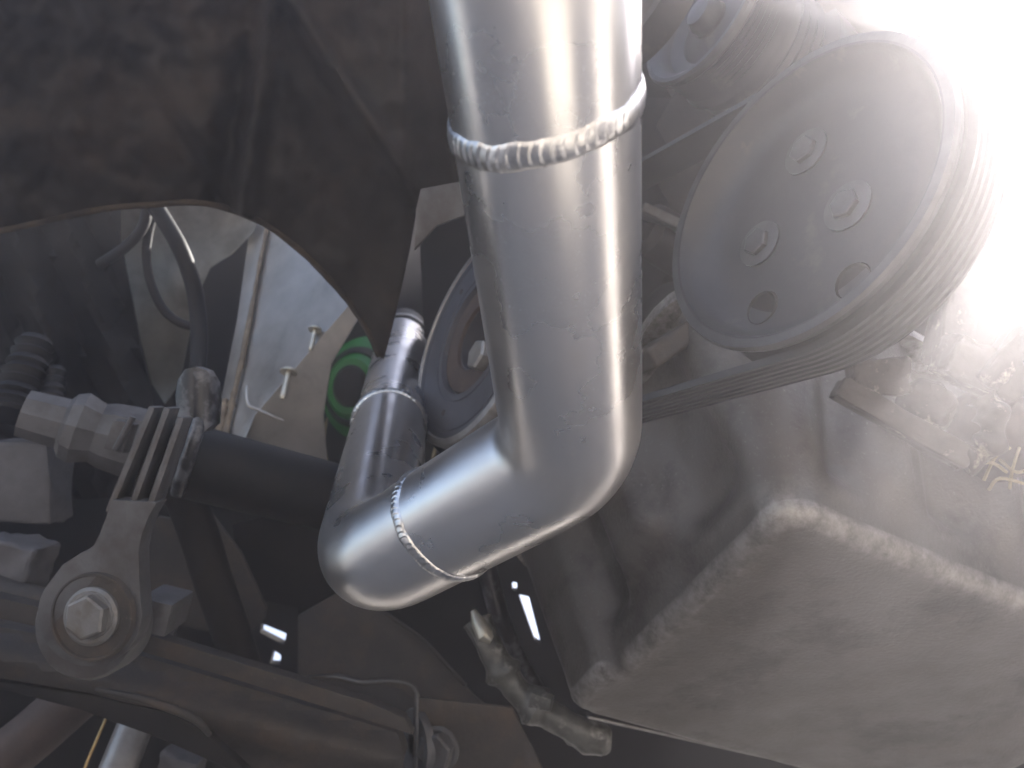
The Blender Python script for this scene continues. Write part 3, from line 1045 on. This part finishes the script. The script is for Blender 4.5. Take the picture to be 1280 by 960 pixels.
def grooves(r, h0, h1, n, dep):
    out = []
    for k in range(n):
        a = h0 + (h1 - h0) * k / n
        b = h0 + (h1 - h0) * (k + 0.5) / n
        out += [(r, a), (r - dep, b)]
    out.append((r, h1))
    return out


psp = thing('power_steering_pulley', 'large dark ribbed pulley with bolted dished face in the glare', 'pulley', C1)
q_ = R1 / 0.089
lathe('wheel', C1, PN, [(r * q_, h) for r, h in [(0.0, -0.012), (0.024, -0.012), (0.040, -0.0125), (0.060, -0.012), (0.072, -0.011), (0.079, -0.006), (0.082, 0.0), (0.084, 0.004), (0.0895, 0.004), (0.0905, 0.001), (0.0900, -0.002), (0.0850, -0.004)]
      + grooves(0.0865, -0.005, -0.005 - BW, 6, 0.003) + [(0.0905, -0.034), (0.0905, -0.037), (0.07, -0.037), (0.02, -0.034), (0, -0.034)]], M_PULLEY, psp, 96)
lathe('rim_edge', C1, PN, [(r * q_, h) for r, h in [(0.0852, 0.0045), (0.0900, 0.0045), (0.0912, 0.002), (0.0906, -0.001)]], M_EDGE, psp, 96)
for k, (px, py) in enumerate(((950, 305), (1060, 258), (1008, 190))):
    q = at(px, py, 0.43)
    dd = (q - CAM)
    t = ((C1 - PN * 0.012) - CAM).dot(PN) / dd.dot(PN)
    hexbolt('bolt', CAM + dd * t, PN, 0.0080, 0.005, M_EDGE, psp, flange=1.7, fh=0.4, rot=k * 0.4)
for px, py in ((952, 385), (1066, 352)):
    dd = (at(px, py, 0.43) - CAM)
    t = ((C1 - PN * 0.0113) - CAM).dot(PN) / dd.dot(PN)
    lathe('hole_shade_disc', CAM + dd * t, PN, [(0.0, -0.0004), (0.0085, -0.0004), (0.0095, 0.0006), (0.0105, -0.001)], M_BAY, psp, 20)  # dark disc stands in for the shade inside a hole

# crank damper
crk = thing('crank_pulley', 'blue grey crank damper with pale rim peeking out behind the pipe', 'pulley', C2)
K = R2
lathe('wheel', C2, PN, [(0, -0.022), (K * .27, -0.022), (K * .29, -0.012), (K * .30, 0.000), (K * .53, 0.000), (K * .545, 0.0065), (K * .60, 0.0065), (K * .605, 0.0055), (K * .615, 0.0055), (K * .62, 0.0065), (K * .86, 0.0065), (K * .865, 0.0055), (K * .875, 0.0055), (K * .88, 0.0065), (K * .93, 0.0065)], M_DAMP, crk, 96)
lathe('rim', C2, PN, [(K * .929, 0.0055), (K * .94, 0.0085), (K * .99, 0.0075), (K * 1.005, 0.005), (K * 1.005, -0.001), (K * .95, -0.004)], M_RIM, crk, 96)
lathe('groove_drum', C2, PN, [(K * .95, -0.002)] + grooves(K * .93, -0.005, -0.005 - BW, 6, 0.003) + [(K * .96, -0.034), (K * .96, -0.04), (0.02, -0.04)], M_GREY, crk, 96)
lathe('hub_ring', C2, PN, [(K * .31, -0.002), (K * .32, 0.0035), (K * .51, 0.003), (K * .525, 0.0005)], M_BROWN, crk, 80)
hexbolt('bolt', on_belt_plane(611, 449) - PN * 0.004, PN, 0.0135, 0.018, M_RIM, crk, flange=1.25, rot=0.3)
for k in range(3):
    a = k * 2.094 + 0.55
    lathe('timing_hole', C2 + (e1 * math.cos(a) + e2 * math.sin(a)) * K * .72 + PN * 0.0068, PN, [(0, 0.0002), (0.0026, 0.0002), (0.0032, -0.001)], M_BROWN, crk, 14)

# idler above
C3 = on_belt_plane(878, 18)
idl = thing('idler_pulley', 'smaller pulley on a ribbed drum above the big ribbed pulley', 'pulley', C3)
lathe('wheel', C3, PN, [(0, 0.0), (0.012, 0.0), (0.014, -0.008), (0.030, -0.012), (0.040, -0.008), (0.044, 0.0), (0.050, 0.004), (0.053, 0.002), (0.053, -0.003)] + grooves(0.051, -0.005, -0.005 - BW, 6, 0.003) + [(0.053, -0.034), (0.02, -0.036), (0, -0.036)], M_PULLEY, idl, 72)
lathe('rim_edge', C3, PN, [(0.0495, 0.0043), (0.0525, 0.0043), (0.0540, 0.002), (0.0535, -0.002)], M_EDGE, idl, 72)
lathe('alternator_body', C3, PN, [(0.030, -0.034), (0.046, -0.036), (0.050, -0.042)] + grooves(0.050, -0.044, -0.074, 4, 0.003) + [(0.054, -0.078), (0.054, -0.15), (0, -0.15)], M_PULLEY, idl, 64)
lathe('bearing_cap', C3, PN, [(0, 0.006), (0.010, 0.005), (0.0135, 0.0), (0.0135, -0.006)], M_EDGE, idl, 32)
# water pump drum, mostly behind the pipe
C4 = at(772, -25, 0.47)
wpm = thing('water_pump_pulley', 'stepped shiny drum edge beside the top of the pipe', 'pulley', C4)
lathe('drum', C4, PN, [(0, 0.004), (0.02, 0.004), (0.024, 0.0), (0.030, 0.002), (0.033, -0.004), (0.036, -0.004), (0.038, -0.01), (0.041, -0.012), (0.041, -0.03), (0, -0.03)], M_PULLEY, wpm, 64)
lathe('rim_edge', C4, PN, [(0.0295, 0.0025), (0.0315, 0.0028), (0.0335, -0.0035)], M_RIM, wpm, 64)

# belt loop round the big pulley and the crank damper
def ang(vec):
    return math.atan2(vec.dot(e2), vec.dot(e1))


def tangent(Ca, ra_, Cb, rb_, sgn):
    """Outer tangent from circle a to circle b with the circles on one side."""
    w = Cb - Ca
    L = w.length
    th = ang(w)
    al = math.acos((ra_ - rb_) / L)
    return th + sgn * al


rb1, rb2, rb3 = R1 + 0.0012, R2 + 0.0012, 0.053 + 0.0012
def cpt(c, r, a):
    return c + (e1 * math.cos(a) + e2 * math.sin(a)) * r


# order round the loop (counter-clockwise in the e1/e2 plane)
circs = [(C1, rb1), (C2, rb2)]
def orient():
    a = [(c - (C1 + C2) / 2) for c, _ in circs]
    s = [ang(x) for x in a]
    order = sorted(range(len(circs)), key=lambda i: s[i])
    return [circs[i] for i in order]


seq = orient()
path = []
for i in range(len(seq)):
    (ca, ra1), (cb, rb_), (cp, rp) = seq[i], seq[(i + 1) % len(seq)], seq[i - 1]
    a_in = tangent(cp, rp, ca, ra1, -1)
    a_out = tangent(ca, ra1, cb, rb_, -1)
    while a_out < a_in:
        a_out += 2 * math.pi
    while a_out - a_in > 2 * math.pi:
        a_out -= 2 * math.pi
    ns = max(4, int((a_out - a_in) / 0.06))
    arc = [(cpt(ca, ra1, a_in + (a_out - a_in) * k / ns), a_in + (a_out - a_in) * k / ns) for k in range(ns + 1)]
    path += arc
    nxt = cpt(cb, rb_, a_out)
    path += [(arc[-1][0].lerp(nxt, k / 10), a_out) for k in range(1, 10)]
sec = []
NR = 6
for k in range(NR):
    h = -0.005 - BW * k / NR
    sec += [(0.0042, h - 0.0004), (0.0042, h - BW / NR * 0.55), (0.0024, h - BW / NR * 0.72), (0.0024, h - BW / NR * 0.86)]
sec += [(0.0042, -0.005 - BW), (0.0, -0.005 - BW), (0.0, -0.005)]
bm = bmesh.new()
rings = []
for p, a in path:
    n = e1 * math.cos(a) + e2 * math.sin(a)
    rings.append([bm.verts.new(p + n * r + PN * h) for r, h in sec])
for i in range(len(rings)):
    a, b = rings[i], rings[(i + 1) % len(rings)]
    for k in range(len(sec)):
        j = (k + 1) % len(sec)
        bm.faces.new((a[k], a[j], b[j], b[k]))
tag(finish('drive_belt', bm, M_BELT, None, sharp=25), 'ribbed black drive belt wrapped round the big pulley', 'belt')

# ------------------------------------------------------------------ engine front behind the pulleys
eng = thing('engine_block', 'dark grimy engine block face behind the pulleys', 'engine block', at(900, 450, 0.75))
EB = C1 - PN * 0.13
plate('front_cover', densify([(520, 200), (560, -120), (1120, -140), (1138, 20), (1165, 190), (1290, 420), (1290, 560), (900, 620), (640, 600), (530, 420)], 40),
      lambda x, y: 0.93 - 0.27 * min(1, max(0, (x - 700) / 120)) - 0.09 * min(1, max(0, (x - 860) / 60)) * min(1, max(0, (150 - y) / 100)) + 0.02 * noise.noise(Vector((x * .012, y * .012, 2))), 0.03, M_DARK, eng, step=40)
for px, py, dd_, rr in ((830, 400, .62, .03), (815, 290, .64, .022), (870, 450, .60, .02)):
    lathe('boss', at(px, py, dd_), PN, [(0, 0.01), (rr * .7, 0.01), (rr, 0.004), (rr * 1.1, -0.05), (0, -0.06)], M_DARK, eng, 32)
bar('casting_rib', at(800, 455, 0.58), at(880, 400, 0.60), 0.008, 0.02, M_DIRTY, eng, 0.004)
bar('casting_rib', at(800, 262, 0.62), at(852, 286, 0.62), 0.004, 0.012, M_GREY, eng, 0.002)
tag(plate('timing_cover', densify([(520, 262), (526, 236), (580, 226), (640, 240), (600, 262), (545, 282), (518, 312)], 10), lambda x, y: 0.62 + 0.0004 * (x - 520), 0.004, M_GREY, step=14, bevel=0.001),
    'faded grey cover corner between the splash shield and the pipe', 'cover')

# ------------------------------------------------------------------ crusty bracket on the far flank of the pan
brk = thing('rusty_bracket', 'crusty rusty slotted bracket above the oil pan', 'bracket', at(1140, 530, 0.50))
def crust(name, a, b, w, h, parent, cuts=3, amp=0.0028, mat_=None, bevel=0.003):
    d = (b - a) / 2
    side = d.normalized().cross(FW).normalized()
    dep = side.cross(d.normalized()).normalized()
    bm = add_block(bmesh.new(), (a + b) / 2, side * w, dep * h, d, bevel, 2)
    roughen(bm, cuts, amp, 130)
    return finish(name, bm, mat_ or M_RUST, parent, None, 60)


crust('bar', at(1046, 484, 0.505), at(1206, 574, 0.49), 0.0068, 0.012, brk, amp=0.0012, bevel=0.002)
crust('lug', at(1062, 474, 0.50), at(1132, 470, 0.50), 0.0115, 0.008, brk, amp=0.0022)
arcp = catmull([at(1204, 574, 0.488), at(1226, 566, 0.486), at(1240, 545, 0.485), at(1240, 520, 0.486), at(1226, 498, 0.49)], 6)
finish('round_lug', add_tube(bmesh.new(), arcp, [0.0085 + 0.002 * math.sin(i * 0.8) for i in range(len(arcp))], 16, jitter=0.35), M_RUST, brk, None, 60)
bm = bmesh.new()
add_lathe(bm, at(1160, 505, 0.53), cdir(-0.3, 0.2, 0.9), [(0.0, 0.012), (0.012, 0.011), (0.016, 0.004), (0.018, -0.01), (0, -0.012)], 24)
roughen(bm, 1, 0.002, 80)
finish('bolt_boss', bm, M_RUST, brk, None, 60)
crust('end_tab', at(1192, 585, 0.49), at(1206, 552, 0.485), 0.0025, 0.004, brk, 2, 0.001)

mnt = thing('engine_mount', 'encrusted engine mount stalk standing beside the rusty bracket', 'engine mount', at(1230, 470, 0.56))
crust('stalk', at(1180, 455, 0.57), at(1212, 290, 0.60), 0.012, 0.012, mnt, 3, 0.0022)
crust('foot', at(1180, 440, 0.55), at(1300, 500, 0.55), 0.014, 0.014, mnt, 3, 0.0026)
crust('brace', at(1225, 480, 0.54), at(1300, 395, 0.54), 0.008, 0.01, mnt, 3, 0.0022)
bm = bmesh.new()
add_lathe(bm, at(1275, 535, 0.55), cdir(0.1, 0.2, 0.9), [(0, 0.02), (0.02, 0.018), (0.03, 0.0), (0.034, -0.03), (0, -0.03)], 24)
roughen(bm, 1, 0.002, 60)
finish('rubber_pad', bm, M_BROWN, mnt, None, 60)
tag(plate('inner_guard', densify([(1130, 430), (1330, 330), (1420, 360), (1420, 700), (1290, 690), (1220, 600), (1130, 520)], 30), lambda x, y: 0.66 + 0.02 * noise.noise(Vector((x * .02, y * .02, 7))), 0.004, M_DARK, step=30),
    'dark guard panel behind the crusty mount', 'guard')
for k, (x0, y0, x1, y1, x2, y2) in enumerate([(1230, 600, 1245, 570, 1262, 560), (1262, 610, 1266, 585, 1274, 560), (1215, 585, 1238, 578, 1258, 590), (1250, 575, 1270, 590, 1290, 585), (1236, 612, 1250, 598, 1285, 606)]):
    tag(tube('straw_stalk', catmull([at(x0, y0, 0.52), at(x1, y1, 0.51), at(x2, y2, 0.52)], 5), 0.0011, M_STRAW, n=6),
        'dry straw stalk caught beside the rusty bracket', 'straw', 'straw stalks caught beside the rusty bracket')

# ------------------------------------------------------------------ haze volume added in place of the lens flare veil
bm = bmesh.new()
add_block(bm, Vector((0, 0, 0.3)), Vector((5.3, 0, 0)), Vector((0, 5.3, 0)), Vector((0, 0, 2.2)), 0)
hz = bpy.data.materials.new('flare_veil')
hz.use_nodes = True
hz.node_tree.nodes.remove(hz.node_tree.nodes['Principled BSDF'])
pv = hz.node_tree.nodes.new('ShaderNodeVolumePrincipled')
pv.inputs['Color'].default_value = (0.93, 0.895, 0.945, 1)
pv.inputs['Density'].default_value = 0.125
pv.inputs['Anisotropy'].default_value = 0.72
hz.node_tree.links.new(pv.outputs[0], hz.node_tree.nodes['Material Output'].inputs['Volume'])
hob = finish('flare_haze', bm, hz, None, Vector((0, 0, 0)))
tag(hob, 'thin haze added in place of the lens flare veil', kind='stuff')
